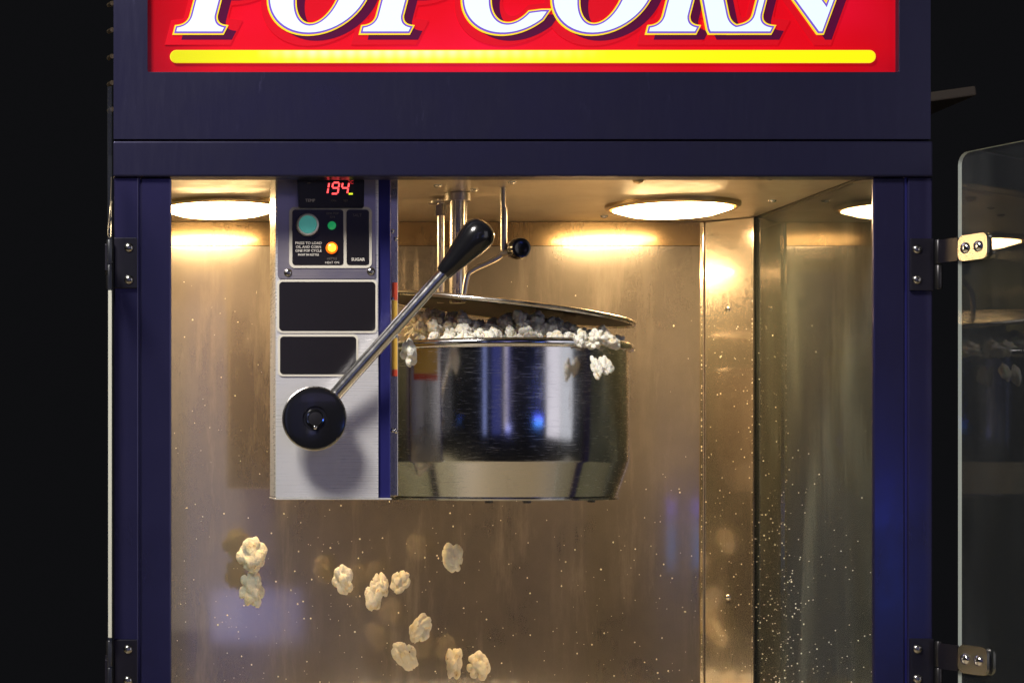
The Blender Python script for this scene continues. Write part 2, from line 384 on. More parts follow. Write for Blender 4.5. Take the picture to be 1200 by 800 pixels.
def blobs(name, spots, jit):
    """many small uneven lumps as one mesh: spots = (x, y, z, r)"""
    vs, fs = [], []
    for x, y, z, rad in spots:
        o = len(vs)
        vs += [(x+(c.x+random.uniform(-jit, jit))*rad, y+(c.y+random.uniform(-jit, jit))*rad, z+(c.z+random.uniform(-jit, jit))*rad) for c in ICO_V]
        fs += [[o+i for i in f] for f in ICO_F]
    me = bpy.data.meshes.new(name); me.from_pydata(vs, [], fs); me.materials.append(M['popcorn'])
    for p in me.polygons: p.use_smooth = True
    o = bpy.data.objects.new(name, me); COL.objects.link(o); return o
def screw(name, c, axis, r, parent, mat='screw', sub=False):
    """domed screw head with a cross slot cut as a darker recess ring"""
    bm = lathe_bm(c, axis, [(0, r*0.34), (r*0.22, r*0.34), (r*0.26, r*0.52), (r*0.6, r*0.46), (r*0.9, r*0.22), (r, 0), (r, -r*0.3)], 20)
    return finish(name, bm, mat, parent, 40)
def text(name, s, u, v, size, y, mat, parent, align='CENTER', bold=0.0):
    cu = bpy.data.curves.new(name, 'FONT'); cu.body = s; cu.size = size*S(y); cu.align_x = align
    cu.offset = bold*S(y); cu.resolution_u = 2; cu.extrude = 0.00008
    o = bpy.data.objects.new(name, cu); COL.objects.link(o)
    bpy.context.view_layer.update()
    me = bpy.data.meshes.new_from_object(o.evaluated_get(bpy.context.evaluated_depsgraph_get()))
    bpy.data.objects.remove(o); bpy.data.curves.remove(cu)
    bm = bmesh.new(); bm.from_mesh(me); bpy.data.meshes.remove(me)
    c = P(u, v, y)
    for vt in bm.verts: vt.co = Vector((c.x+vt.co.x, y-vt.co.z, c.z+vt.co.y))
    return finish(name, bm, mat, parent)

# ================================================================ THE MACHINE
YB = 0.430                       # back panel
ZBOT = ZC+(VY-1010)*K            # tray level, below the frame
ZCEIL = ZC+350*K                 # ceiling inside the cabinet
XR = PX(1055, 0); XL = PX(163, 0)
mach = tag(empty('popcorn_machine', (0, 0.2, ZBOT-0.10)),
           'navy steel popcorn machine with lit red sign, open glass doors and warm ceiling lamps', 'popcorn machine')

# --- counter it stands on
ct = box('counter', -1.2, 1.3, -0.75, 0.75, ZBOT-0.14, ZBOT-0.101, plain('counter_top', (0.34, 0.28, 0.17), 0.35), None, 0.004)
tag(ct, kind='structure')
# --- cabinet shell
box('base', PX(133, 0), PX(1093, 0), 0.0, YB+0.03, ZBOT-0.10, ZBOT-0.012, 'navy', mach, 0.003)
box('tray', XL, XR, 0.03, YB, ZBOT-0.010, ZBOT, 'floor', mach, 0.001)
box('ceiling', XL+0.001, XR-0.001, 0.020, YB+0.02, ZCEIL, ZCEIL+0.004, 'ceiling', mach, 0.0)
ceil = [o for o in mach.children if o.name == 'ceiling'][0]
zr = PZ(288, YB)
box('back_panel', XL, PX(830, YB), YB, YB+0.004, ZBOT, zr-0.0005, 'back', mach, 0.0)
box('back_rail', XL, PX(830, YB), YB-0.0015, YB+0.0025, zr, ZCEIL-0.0005, 'rail', mach, 0.0)
# corner post: folded steel angle with raised edges
# corner post: folded steel strip set across the corner at 45 degrees
ca = Vector((PX(822, YB), YB-0.0005, 0)); cz = Vector((XR-0.0015, YB-0.0005-(XR-0.0015-PX(822, YB)), 0))
cd = (cz-ca).normalized(); cn = Vector((-cd.y, cd.x, 0)); cn = -cn if cn.y > 0 else cn; CW = (cz-ca).length
def strip(name, s0, s1, n0, n1, par, bev=0.0006):
    bm = box_bm(s0, s1, n0, n1, ZBOT, ZCEIL-0.001, bev)
    for v in bm.verts: v.co = Vector((ca.x, ca.y, 0))+cd*v.co.x-cn*v.co.y+Vector((0, 0, v.co.z))
    bmesh.ops.recalc_face_normals(bm, faces=bm.faces)
    return finish(name, bm, 'corner', par, 18)
cp = strip('corner_post', 0.004, CW-0.003, 0.0, 0.002, mach)
strip('post_flange', -0.001, 0.0036, -0.0025, 0.001, cp); strip('post_flange', CW-0.0027, CW+0.0003, -0.003, 0.001, cp)
# side panes
box('side_pane', XR, XR+0.004, 0.035, YB+0.012, ZBOT, ZCEIL+0.002, 'pane', mach, 0.0)
box('side_pane', XL-0.004, XL, 0.035, YB+0.012, ZBOT, ZCEIL+0.002, 'pane', mach, 0.0)
# rivets on the corner post
for v in (361, 700):
    screw('rivet', ca+cd*(CW*0.5)+cn*0.0004+Vector((0, 0, PZ(v, 0.40))), cn, 0.0036, cp, 'chrome')

# --- front posts: folded sheet with a groove between the outer and the inner face
def post(u0, ug, u1, flip):
    z0, z1 = ZBOT-0.012, PZ(207.6, 0)
    o = box('front_post', PX(u0, 0), PX(ug-1.0, 0), 0.0, 0.034, z0, z1, 'navy_post', mach, 0.0012)
    box('post_inner_face', PX(ug+1.0, 0), PX(u1, 0), 0.0012, 0.006, z0, z1, 'navy_post', o, 0.0015)
    box('post_groove', PX(ug-1.2, 0), PX(ug+1.2, 0), 0.003, 0.030, z0, z1, 'navy_post', o, 0.0)
    return o
post_l = post(133.5, 163.5, 201, False)
post_r = post(1093, 1062.5, 1024, True) if False else None
z0, z1 = ZBOT-0.012, PZ(207.6, 0)
post_r = box('front_post', PX(1064, 0), PX(1093, 0), 0.0, 0.034, z0, z1, 'navy_post', mach, 0.0012)
box('post_inner_face', PX(1024, 0), PX(1061.4, 0), 0.0012, 0.006, z0, z1, 'navy_post', post_r, 0.0015)
box('post_groove', PX(1061.2, 0), PX(1064.2, 0), 0.002, 0.030, z0, z1, 'blue_trim', post_r, 0.0)
# --- header
YH = -0.004
ZHT = PZ(-118, YH)
rail = pbox('lower_rail', 132.5, 1093.5, 165.2, 207, YH, 0.018, 'navy', mach, 0.0016)
hd_l, hd_r, hd_b = PX(133, YH), PX(1091, YH), PZ(163.4, YH)
hd = finish('header', plate_bm([[(hd_l, hd_b), (hd_r, hd_b), (hd_r, ZHT), (hd_l, ZHT)],
     rrect(PX(173, YH), PX(1053.5, YH), PZ(84.5, YH), PZ(-100, YH), 0.0015, 3)], YH, 0.016), 'navy', mach)
md = hd.modifiers.new('edge', 'BEVEL'); md.width = 0.0016; md.segments = 2; md.limit_method = 'ANGLE'
box('header_side', hd_l+0.0005, hd_l+0.006, 0.0165, YB+0.02, ZCEIL+0.006, ZHT, 'navy', hd, 0.001)
box('header_side', hd_r-0.006, hd_r-0.0005, 0.0165, YB+0.02, ZCEIL+0.006, ZHT, 'navy', hd, 0.001)
box('header_top', hd_l, hd_r, 0.0165, YB+0.02, ZHT-0.004, ZHT+0.001, 'navy', hd, 0.001)
box('header_back', hd_l+0.007, hd_r-0.007, YB+0.012, YB+0.018, ZCEIL+0.006, ZHT-0.005, 'navy', hd, 0.0)
for i in range(5):   # pressed louvres along the left side
    v = 4+i*31
    bm = tube_bm(smooth_path([P(131.5, v, 0.05), P(128.2, v+2, 0.07), P(128.2, v+2, 0.13), P(131.5, v, 0.15)], 4), 0.0022, 8)
    finish('side_louvre', bm, 'lamp_trim', hd, 40)

# --- marquee sign
YS = 0.004
sign = finish('marquee_sign', plate_bm([rrect(PX(172.5, YS), PX(1054.5, YS), PZ(85, YS), PZ(-101, YS), 0.001, 2)], YS, YS+0.004), 'sign_red', mach)
SH = 0.26
def poly_off(lp, d):
    """outline pushed outwards (counter-clockwise loop) by d"""
    n = len(lp); out = []
    for i in range(n):
        p0, p1, p2 = Vector(lp[i-1]), Vector(lp[i]), Vector(lp[(i+1) % n])
        a = (p1-p0); b2 = (p2-p1)
        if a.length < 1e-9 or b2.length < 1e-9: out.append(lp[i]); continue
        a.normalize(); b2.normalize()
        n1 = Vector((a.y, -a.x)); n2 = Vector((b2.y, -b2.x)); m2 = n1+n2
        if m2.length < 0.2: m2 = n1.copy()
        m2.normalize(); k = d/max(0.45, m2.dot(n1)); out.append((p1.x+m2.x*k, p1.y+m2.y*k))
    return out
def area2(lp): return sum(lp[i-1][0]*lp[i][1]-lp[i][0]*lp[i-1][1] for i in range(len(lp)))
def ccw(lp): return lp if area2(lp) > 0 else lp[::-1]
def curve_pts(ctrl):
    """('L',x,h) corner points and ('Q',cx,ch,x,h) quadratic curves"""
    out = []; cur = None
    for c in ctrl:
        if c[0] == 'L': cur = (c[1], c[2]); out.append(cur)
        else:
            for k in range(1, 9):
                t = k/8; out.append(((1-t)**2*cur[0]+2*t*(1-t)*c[1]+t*t*c[3], (1-t)**2*cur[1]+2*t*(1-t)*c[2]+t*t*c[4]))
            cur = (c[3], c[4])
    return out
def ell(cx, cz, rx, rz, n=56, a0=0, a1=360):
    return [(cx+rx*math.cos(math.radians(a0+(a1-a0)*i/n)), cz+rz*math.sin(math.radians(a0+(a1-a0)*i/n))) for i in range(n+(0 if a1-a0 == 360 else 1))]
H = 105
def gl_P(dx, leg=False):
    base = [('L', 204, 0), ('L', 261, 0), ('L', 263, 8), ('Q', 250, 9, 248, 20), ('L', 248, 46)]
    bowl = [('L', 258, 46), ('Q', 300, 48, 300, 77), ('Q', 299, 105, 256, H)]
    top = [('L', 205, H), ('L', 204, 97), ('Q', 218, 96, 218, 84), ('L', 218, 20), ('Q', 217, 9, 204, 8)]
    if leg:
        bowl = [('L', 256, 44), ('L', 274, 4), ('L', 277, 0), ('L', 312, 0), ('L', 313, 7), ('Q', 299, 9, 293, 22), ('L', 280, 50), ('Q', 304, 60, 302, 79), ('Q', 299, 105, 256, H)]
    o = curve_pts(base+bowl+top)
    hole = curve_pts([('L', 248, 54), ('Q', 270, 54, 270, 76), ('Q', 270, 97, 248, 97)])
    return [[(x+dx, h) for x, h in o], [(x+dx, h) for x, h in hole]]
def gl_O(dx): return [[(x+dx, h) for x, h in ell(361, 52.5, 59, 53.8)], [(x+dx, h) for x, h in ell(360, 52.5, 26, 42)]]
def gl_C(dx):
    o = [(361+59*math.cos(math.radians(a)), 52.5+53.8*math.sin(math.radians(a))) for a in range(42, 319, 5)]
    o.append((409, 27)); o.append((400, 27))
    i = [(364+29*math.cos(math.radians(a)), 52.5+41*math.sin(math.radians(a))) for a in range(318, 41, -5)]
    i = [(p[0], p[1]) for p in i]
    o += i + [(392, 68), (405, 68), (411, 106), (402, 104)]
    return [[(x+dx, h) for x, h in o]]
def gl_N():
    return [curve_pts([('L', 852, 0), ('L', 902, 0), ('L', 904, 8), ('Q', 887, 9, 886, 22), ('L', 886, 72), ('L', 957, 0), ('L', 963, 0),
        ('L', 972, 84), ('Q', 974, 96, 986, 97), ('L', 987, H), ('L', 942, H), ('L', 941, 97), ('Q', 963, 96, 963, 84), ('L', 958, 34), ('L', 889, H), ('L', 848, H), ('L', 847, 97),
        ('Q', 866, 96, 876, 84), ('L', 876, 22), ('Q', 876, 9, 851, 8)])]
letters = [gl_P(0), gl_O(0), gl_P(218), gl_C(227), gl_O(332), gl_P(553, True), gl_N()]
def put(lps, off, du, dv, y0, y1, name, mat):
    out = []
    for i, lp in enumerate(lps):
        lp = ccw(lp); lp = poly_off(lp, off if i == 0 else -off)
        out.append([(PX(x+SH*h+du, YS), PZ(40-h+dv, YS)) for x, h in lp])
    return finish(name, plate_bm(out, y0, y1), mat, sign)
for i, lt in enumerate(letters):
    j = i % 2*0.00012
    put([lt[0]], 11, 3, 2, YS-0.0014-j*0.5, YS-0.0002, 'letter_ridge', 'sign_ridge')
    put(lt, 1.2, 10, 6, YS-0.0017-j, YS-0.0012, 'letter_shadow', 'sign_shadow')
    put(lt, 1.7, 0, 0, YS-0.0028-j, YS-0.0016, 'letter_outline', 'sign_gold')
    put(lt, 0.1, 0, 0, YS-0.0032-j, YS-0.0026, 'letter_keyline', 'sign_violet')
    put(lt, -2.0, 0, 0, YS-0.0036-j, YS-0.0030, 'letter', 'sign_white')
    del j
prr('light_bar', 200, 1025.5, 59.6, 73.2, 6.7, YS-0.003, YS-0.0002, 'sign_bar', sign)
prr('light_bar_rim', 199.2, 1026.3, 58.9, 73.9, 7.4, YS-0.0012, YS-0.0001, 'sign_gold', sign)

# --- ceiling fittings
def on_ceiling(u, v):
    y = (350/(VY-v)-1)*D0
    return Vector((PX(u, y), y, ZCEIL))
def ceiling_lamp(u, v, r):
    c = on_ceiling(u, v)
    l = finish('ceiling_lamp', lathe_bm(c, (0, 0, -1), [(r+0.004, -0.001), (r+0.004, 0.003), (r+0.001, 0.005), (r-0.001, 0.004), (r-0.001, -0.001)], 64), 'lamp_trim', mach, 40)
    finish('lamp_lens', lathe_bm(c, (0, 0, -1), [(r*0.94, 0.0048), (r*0.7, 0.0095), (r*0.35, 0.0115), (0, 0.012)], 64), 'lamp', l, 60)
    finish('lens_edge', lathe_bm(c, (0, 0, -1), [(r-0.0015, 0.001), (r*0.94, 0.0047)], 64), 'lamp_edge', l, 60)
ceiling_lamp(788, 240, 0.0635)
ceiling_lamp(258, 240, 0.0635)
for u, v in ((708, 253), (905, 235), (513, 217), (556, 222), (600, 213), (902, 208.6)):
    screw('rivet', on_ceiling(u, v), (0, 0, -1), 0.0042, ceil, 'chrome')
hc = [on_ceiling(u, v) for u, v in ((735, 203), (833, 216.5), (905, 203))]
bm = bmesh.new()
va = [bm.verts.new(p+Vector((0, 0, dz))) for dz in (-0.0022, 0.0) for p in hc]
bm.faces.new((va[0], va[1], va[2])); bm.faces.new((va[5], va[4], va[3]))
for i in range(3): bm.faces.new((va[i], va[(i+1) % 3], va[3+(i+1) % 3], va[3+i]))
bmesh.ops.recalc_face_normals(bm, faces=bm.faces); finish('ceiling_hatch', bm, 'ceiling', ceil)
c = on_ceiling(748, 206.5)
finish('ceiling_stud', lathe_bm(c, (0, 0, -1), [(0.0055, 0), (0.0055, 0.003), (0.004, 0.006), (0, 0.0075)], 20), 'lamp_trim', ceil, 40)

YK = 0.20; KU = 578              # kettle axis
# drive shaft and support rod hanging from the ceiling
def vrod(name, u, vb, y, r, parent, mat='dull_metal', extra=None):
    c = P(u, 0, y)
    zt, zb = ZCEIL-0.001, PZ(vb, y)
    o = finish(name, lathe_bm((c.x, y, zb), (0, 0, 1), [(0, 0), (r, 0), (r, zt-zb), (0, zt-zb)], 28), mat, parent, 40)
    return o
sh = vrod('drive_shaft', 536, 355, 0.20, 9.3*S(0.2), mach)
cx = P(536, 0, 0.20)
zz = PZ(222, 0.2)
finish('shaft_collar', lathe_bm((cx.x, 0.2, zz), (0, 0, 1), [(0.0085, -0.004), (0.0098, -0.004), (0.0098, 0.006), (0.0085, 0.006)], 28), 'dark_metal', sh, 40)
finish('shaft_flange', lathe_bm((cx.x, 0.2, ZCEIL-0.006), (0, 0, 1), [(0.0085, -0.002), (0.013, -0.002), (0.013, 0.0055), (0.0085, 0.0055)], 28), 'dull_metal', sh, 40)
sr = vrod('support_rod', 516.5, 355, 0.235, 4.3*S(0.235), mach)
cx = P(516.5, 0, 0.235)
finish('hex_nut', lathe_bm((cx.x, 0.235, PZ(253, 0.235)), (0, 0, 1), [(0.004, 0), (0.0062, 0), (0.0062, 0.011), (0.004, 0.011)], 6), 'screw', sr, 20)
finish('washer', lathe_bm((cx.x, 0.235, PZ(238.5, 0.235)), (0, 0, 1), [(0.004, 0), (0.012, 0), (0.012, 0.0018), (0.004, 0.0018)], 28), 'dull_metal', sr, 30)
th = vrod('thin_rod', 545.5, 355, 0.225, 1.7*S(0.225), mach)
vrod('thin_rod', 533.5, 355, 0.23, 1.5*S(0.23), mach); vrod('thin_rod', 539.5, 355, 0.215, 1.3*S(0.215), mach)
# bent lever with a round black knob that lifts the lid
yl = 0.16
lv = finish('lid_lever', tube_bm(smooth_path([P(589.5, 196, yl), P(589.5, 240, yl), P(590.5, 248, yl), P(590, 288, yl), P(588, 298, yl), P(578, 305, yl), P(553, 317, yl), P(547, 326, yl), P(543, 353, yl)], 5), 3.2*S(yl), 14), 'dull_metal', mach, 50)
finish('lid_lever_sleeve', tube_bm([P(590.3, 243, yl), P(590.3, 289, yl)], 3.9*S(yl), 16), 'dull_metal', lv, 40)
finish('lid_lever_stem', tube_bm([P(588, 297, yl), P(600, 295, yl-0.006)], 4.0*S(yl), 12), 'dull_metal', lv, 40)
kc = P(607.5, 291.5, yl-0.010)
finish('lid_lever_knob', lathe_bm(kc, (0.12, -1, 0.0), [(0, -0.013), (0.0075, -0.013), (0.0098, -0.008), (0.0106, 0), (0.0104, 0.005), (0.0092, 0.0085), (0.0085, 0.0088), (0.0055, 0.0082), (0, 0.008)], 32), 'black_gloss', lv, 35)

# --- control box
YF = 0.05
cb = pbox('control_box', 324.5, 458, 206, 583, YF+0.0035, YF+0.062, 'blue_trim', mach, 0.0012)
pbox('face_plate', 323, 443.5, 200, 583, YF, YF+0.003, 'face', cb, 0.0006)
pbox('box_lip', 322, 459, 583.4, 585.2, YF-0.001, YF+0.062, 'face', cb, 0.0004)
pbox('side_flange', 456, 466.5, 203, 581, YF+0.012, YF+0.060, 'dull_metal', cb, 0.0006)
pbox('side_cover', 322.6, 324.4, 203, 582, YF+0.003, YF+0.062, 'face', cb, 0.0003)
for u, v in ((460.5, 271), (464, 280), (460.5, 504), (464, 505), (461, 350)):
    screw('side_screw', P(u, v, YF+0.012), (0.4, -1, 0), 2.6*S(YF), cb, 'chrome')
for v0, v1, mt in ((331, 352, 'label_red'), (352, 378, 'label_yellow'), (396, 433, 'label_yellow'), (433, 441, 'label_red')):
    pbox('warning_label', 459.4, 465.8, v0, v1-0.4, YF+0.0112, YF+0.0118, mt, cb, 0.0)
    x = PX(466.5, YF+0.012)+0.0003
    box('side_label', x, x+0.0004, YF+0.018, YF+0.056, PZ(v1-0.4, YF), PZ(v0, YF), mt, cb, 0.0)
y1 = YF-0.0018
prr('control_plate', 325.5, 440, 200, 326.5, 5, y1, YF-0.0002, 'panel_plate', cb)
for u, v in ((337.5, 319.5), (434.8, 318)):
    screw('plate_screw', P(u, v, y1), (0, -1, 0), 5.0*S(y1), cb, 'screw')
# temperature display
yd = YF-0.0115
dd = bmesh.new()
q = [P(348.5, 200, yd), P(427.5, 200, yd), P(426.5, 243.5, yd+0.003), P(350.5, 243.5, yd+0.003)]
qb = [Vector((p.x, y1-0.0002, p.z)) for p in q]
vq = [dd.verts.new(p) for p in q+qb]
dd.faces.new((vq[0], vq[1], vq[2], vq[3])); dd.faces.new((vq[7], vq[6], vq[5], vq[4]))
for i in range(4): dd.faces.new((vq[i], vq[4+i], vq[4+(i+1) % 4], vq[(i+1) % 4]))
bmesh.ops.recalc_face_normals(dd, faces=dd.faces)
bmesh.ops.bevel(dd, geom=dd.edges[:], offset=0.0009, segments=2, affect='EDGES')
finish('display_case', dd, 'panel_black', cb, 30)
def dplate(name, u0, u1, v0, v1, mat, shear=0.0, lift=0.0004):
    y = yd+0.003*(((v0+v1)/2-200)/43.5)-lift
    sk = lambda v: -shear*(v-227)
    pts = [(PX(u0+sk(v1), y), PZ(v1, y)), (PX(u1+sk(v1), y), PZ(v1, y)), (PX(u1+sk(v0), y), PZ(v0, y)), (PX(u0+sk(v0), y), PZ(v0, y))]
    return finish(name, plate_bm([pts], y, y+0.0002), mat, cb)
def digit(uc, segs):
    wd, t = 3.7, 0.95; top, mid, bot = 214, 220.3, 227
    g = {'a': (uc-wd+.6, uc+wd-.6, top-t, top+t), 'g': (uc-wd+.6, uc+wd-.6, mid-t, mid+t), 'd': (uc-wd+.6, uc+wd-.6, bot-t, bot+t),
         'f': (uc-wd-t, uc-wd+t, top+.7, mid-.7), 'b': (uc+wd-t, uc+wd+t, top+.7, mid-.7), 'e': (uc-wd-t, uc-wd+t, mid+.7, bot-.7), 'c': (uc+wd-t, uc+wd+t, mid+.7, bot-.7)}
    for s in segs: dplate('display_segment', *g[s], 'red_led', 0.16)
digit(380, 'bc'); digit(392.0, 'abcdfg'); digit(403.3, 'bcfg')
text('degree_mark', '°C', 411.2, 215.5, 5.6, yd-0.0002, 'red_led_dim', cb, bold=0.05)
dplate('display_segment', 408.6, 413.4, 226.2, 228.2, 'lime_led')
text('display_print', 'TEMP', 363.5, 236.5, 4.8, yd+0.0016, 'print', cb)
text('display_print', 'ON', 391, 236.3, 3.6, yd+0.0016, 'grey_print', cb); text('display_print', 'SET', 405, 236.3, 3.6, yd+0.0016, 'grey_print', cb)
pbox('display_mark', 360.2, 363.6, 214.2, 215.0, yd+0.0005, yd+0.0011, 'grey_print', cb, 0)
# button panel
yb = y1-0.0009
prr('panel_border', 339, 435.8, 242.5, 314, 6.5, yb, y1-0.0001, 'cream', cb)
prr('button_panel', 342.6, 402.4, 245.8, 310.4, 3.5, yb-0.0005, yb-0.0001, 'panel_black', cb)
prr('button_panel', 406.2, 432.4, 245.8, 310.4, 3.5, yb-0.0005, yb-0.0001, 'panel_black', cb)
yt = yb-0.0007
s_ = S(yt)
c = P(360.3, 263.6, yt)
finish('button_ring', lathe_bm(c, (0, -1, 0), [(13.2*s_, 0), (13.4*s_, 0.0016), (12.4*s_, 0.0042), (10.8*s_, 0.0046), (10.2*s_, 0.003), (10.2*s_, 0)], 48), 'ring', cb, 40)
finish('start_button', lathe_bm(c, (0, -1, 0), [(10.1*s_, 0), (10.0*s_, 0.0034), (9.4*s_, 0.0042), (5*s_, 0.0046), (0, 0.0047)], 48), 'teal', cb, 40)
c = P(388.8, 264.4, yt)
finish('pilot_light', lathe_bm(c, (0, -1, 0), [(4.9*s_, 0), (4.9*s_, 0.0012), (3.4*s_, 0.0026), (0, 0.0034)], 28), 'green', cb, 50)
c = P(388.6, 290.6, yt)
pl = lathe_bm(c, (0, -1, 0), [(6.9*s_, 0), (6.9*s_, 0.0014), (5.0*s_, 0.0030), (4.8*s_, 0.0031)], 32)
finish('heat_light', pl, 'orange_rim', cb, 50)
finish('heat_light_core', lathe_bm(c, (0, -1, 0), [(4.8*s_, 0.0031), (2.5*s_, 0.0040), (0, 0.0043)], 32), 'orange_core', cb, 50)
for i, (tx, sz, mt) in enumerate((('PRESS TO LOAD', 4.3, 'print'), ('OIL AND CORN', 4.1, 'print'), ('ONE POP CYCLE', 4.1, 'print'), ('MOST IN KETTLE', 3.2, 'print'))):
    text('panel_print', tx, 361.5, 286.2+i*4.45, sz, yt, mt, cb, bold=0.1)
text('panel_print', 'ONE POP', 389.5, 251.2, 3.6, yt, 'grey_print', cb); text('panel_print', 'ON', 389.5, 255.4, 3.6, yt, 'grey_print', cb)
text('panel_print', 'KETTLE', 389.2, 304.3, 3.4, yt, 'grey_print', cb); text('panel_print', 'HEAT ON', 389.2, 308.9, 3.8, yt, 'print', cb)
text('panel_print', 'SALT', 418.6, 253.8, 4.8, yt, 'grey_print', cb); text('panel_print', 'SUGAR', 419.6, 305.6, 5.0, yt, 'print', cb, bold=0.1)
# two blank black label plates with pale borders
for u0, u1, v0, v1 in ((324.6, 442.4, 327.6, 390.0), (325.6, 420.0, 391.6, 440.8)):
    bq = prr('label_border', u0, u1, v0, v1, 6, YF-0.0012, YF-0.0002, 'cream', cb)
    prr('label_plate', u0+2.6, u1-2.6, v0+2.6, v1-2.6, 4.2, YF-0.0016, YF-0.0010, 'panel_black', cb)

# --- dump lever: black hub, steel rod, black pear knob
yv = YF-0.040
hc_ = P(369.3, 490, yv)
hs = S(yv)
lever = tag(empty('dump_lever', (hc_.x, YF, hc_.z), mach))
finish('hub', lathe_bm((hc_.x, YF-0.001, hc_.z), (0, -1, 0), [(18*hs, 0), (18*hs, 0.024), (34*hs, 0.025), (36.6*hs, 0.027), (37.0*hs, 0.0335), (36.4*hs, 0.0362), (35.2*hs, 0.0372), (30*hs, 0.0380), (14.5*hs, 0.0388), (13.6*hs, 0.0375), (11.4*hs, 0.0375), (10.6*hs, 0.0388)], 72), 'black_gloss', lever, 30)
finish('hub_neck', lathe_bm((hc_.x, YF-0.0005, hc_.z), (0, -1, 0), [(22*hs, 0), (22*hs, 0.004), (18.2*hs, 0.006), (18.2*hs, 0.022)], 48), 'dull_metal', lever, 30)
finish('hub_rim', lathe_bm((hc_.x, YF-0.001, hc_.z), (0, -1, 0), [(36.9*hs, 0.030), (37.9*hs, 0.0305), (38.0*hs, 0.0335), (36.9*hs, 0.0340)], 72), 'dull_metal', lever, 40)
finish('hub_ring', lathe_bm((hc_.x, YF-0.001, hc_.z), (0, -1, 0), [(10.5*hs, 0.0375), (10.3*hs, 0.0400), (8.6*hs, 0.0403), (8.4*hs, 0.0390)], 48), 'chrome', lever, 40)
finish('hub_cap', lathe_bm((hc_.x, YF-0.001, hc_.z), (0, -1, 0), [(8.4*hs, 0.0385), (8.2*hs, 0.0396), (5*hs, 0.0400), (0, 0.0401)], 40), 'dark_metal', lever, 40)
screw('hub_screw', P(369.3, 500.5, yv-0.002), (0, -1, 0), 2.6*hs, lever, 'chrome')
ya, yz = YF-0.022, YF-0.052
rod_a, rod_b = P(388, 468, ya), P(527, 312, yz)
dr = (rod_b-rod_a).normalized()
finish('rod', tube_bm([rod_a, rod_a+(rod_b-rod_a)*0.5, rod_b], [8.2*hs, 7.7*hs, 7.2*hs], 32), 'satin', lever, 40)
kb, kt = P(521, 318.5, yz-0.0), P(570.5, 263.5, yz-0.006)
L = (kt-kb).length
prof = [(0, -0.002), (9.0*hs, -0.002), (10.0*hs, 0.0), (11.8*hs, L*0.16), (15.2*hs, L*0.40), (18.6*hs, L*0.62), (20.0*hs, L*0.74), (19.4*hs, L*0.85), (16.2*hs, L*0.945), (10.5*hs, L*1.0), (4*hs, L*1.022), (0, L*1.025)]
finish('knob', lathe_bm(kb, kt-kb, prof, 48), 'black_gloss', lever, 50)

# --- hinges and glass doors
def hinge_plate(u0, u1, v0, v1, us, vs, par, flip):
    y = -0.0035
    hp = pbox('hinge_leaf', u0, u1, v0, v1, y, -0.0002, 'hinge', par, 0.0006)
    for v in vs: screw('hinge_screw', P(us, v, y), (0, -1, 0), 5.6*S(y), par, 'screw')
def barrel(u, v0, v1, par, y=-0.006, r=4.2):
    vm = (v0+v1)/2
    for a, b2 in ((v0, vm-0.7), (vm+0.7, v1)):
        p = P(u, b2, y); h = PZ(a, y)-p.z
        finish('hinge_barrel', lathe_bm(p, (0, 0, 1), [(0, 0), (r*K*0.85, 0), (r*K, 0.0008), (r*K, h-0.0008), (r*K*0.85, h), (0, h)], 20), 'dark_metal', par, 40)
ANG = math.radians(19.3)
DV = Vector((math.sin(ANG), -math.cos(ANG), 0)); NV = Vector((math.cos(ANG), math.sin(ANG), 0))
piv = Vector((PX(1097, 0), -0.010, 0))
def door_slab(name, s0, s1, z0, z1, r, n0, n1, mat, par, mats=None):
    """rounded slab in the plane of the right-hand door"""
    bm = plate_bm([rrect(s0, s1, z0, z1, r, 5)], n0, n1)
    for v in bm.verts:
        s, n, z = v.co.x, v.co.y, v.co.z; v.co = piv+DV*s+NV*n+Vector((0, 0, z))
    bmesh.ops.recalc_face_normals(bm, faces=bm.faces); bm.normal_update()
    if mats:
        for f in bm.faces: f.material_index = 0 if abs(f.normal.dot(NV)) > 0.7 else 1
    return finish(name, bm, mats or mat, par, 35)
zt = PZ(180, -0.031); DB = ZBOT-0.005
rdoor = door_slab('glass_door', 0.0225, 0.335, DB, zt, 0.010, -0.002, 0.002, None, mach, ['door_glass', 'glass_edge'])
tag(rdoor, 'right glass door swung wide open, warm reflections on it')
hinge_plate(1067, 1094.5, 279.5, 340.5, 1075, (292, 327.5), rdoor, 1)
hinge_plate(1067, 1094.5, 748, 810, 1075.5, (760, 795), rdoor, 1)
for v0, v1, cva, cb2 in ((281, 339, 276, 306), (751, 812, 755, 788)):
    barrel(1100, v0, v1, rdoor)
    za, zb = PZ(cva, -0.04), PZ(cb2, -0.04)
    door_slab('hinge_arm', 0.002, 0.0245, zb+0.001, za-0.001, 0.001, -0.0048, -0.0028, 'hinge', rdoor)
    door_slab('door_clip', 0.0250, 0.0585, zb, za, 0.006, -0.0046, -0.0021, 'screw', rdoor)
    door_slab('door_clip', 0.0250, 0.0585, zb, za, 0.006, 0.0021, 0.0046, 'screw', rdoor)
    for s in (0.0335, 0.0485):
        screw('clip_screw', piv+DV*s-NV*0.0047+Vector((0, 0, (za+zb)/2)), -NV, 0.0050, rdoor, 'chrome')
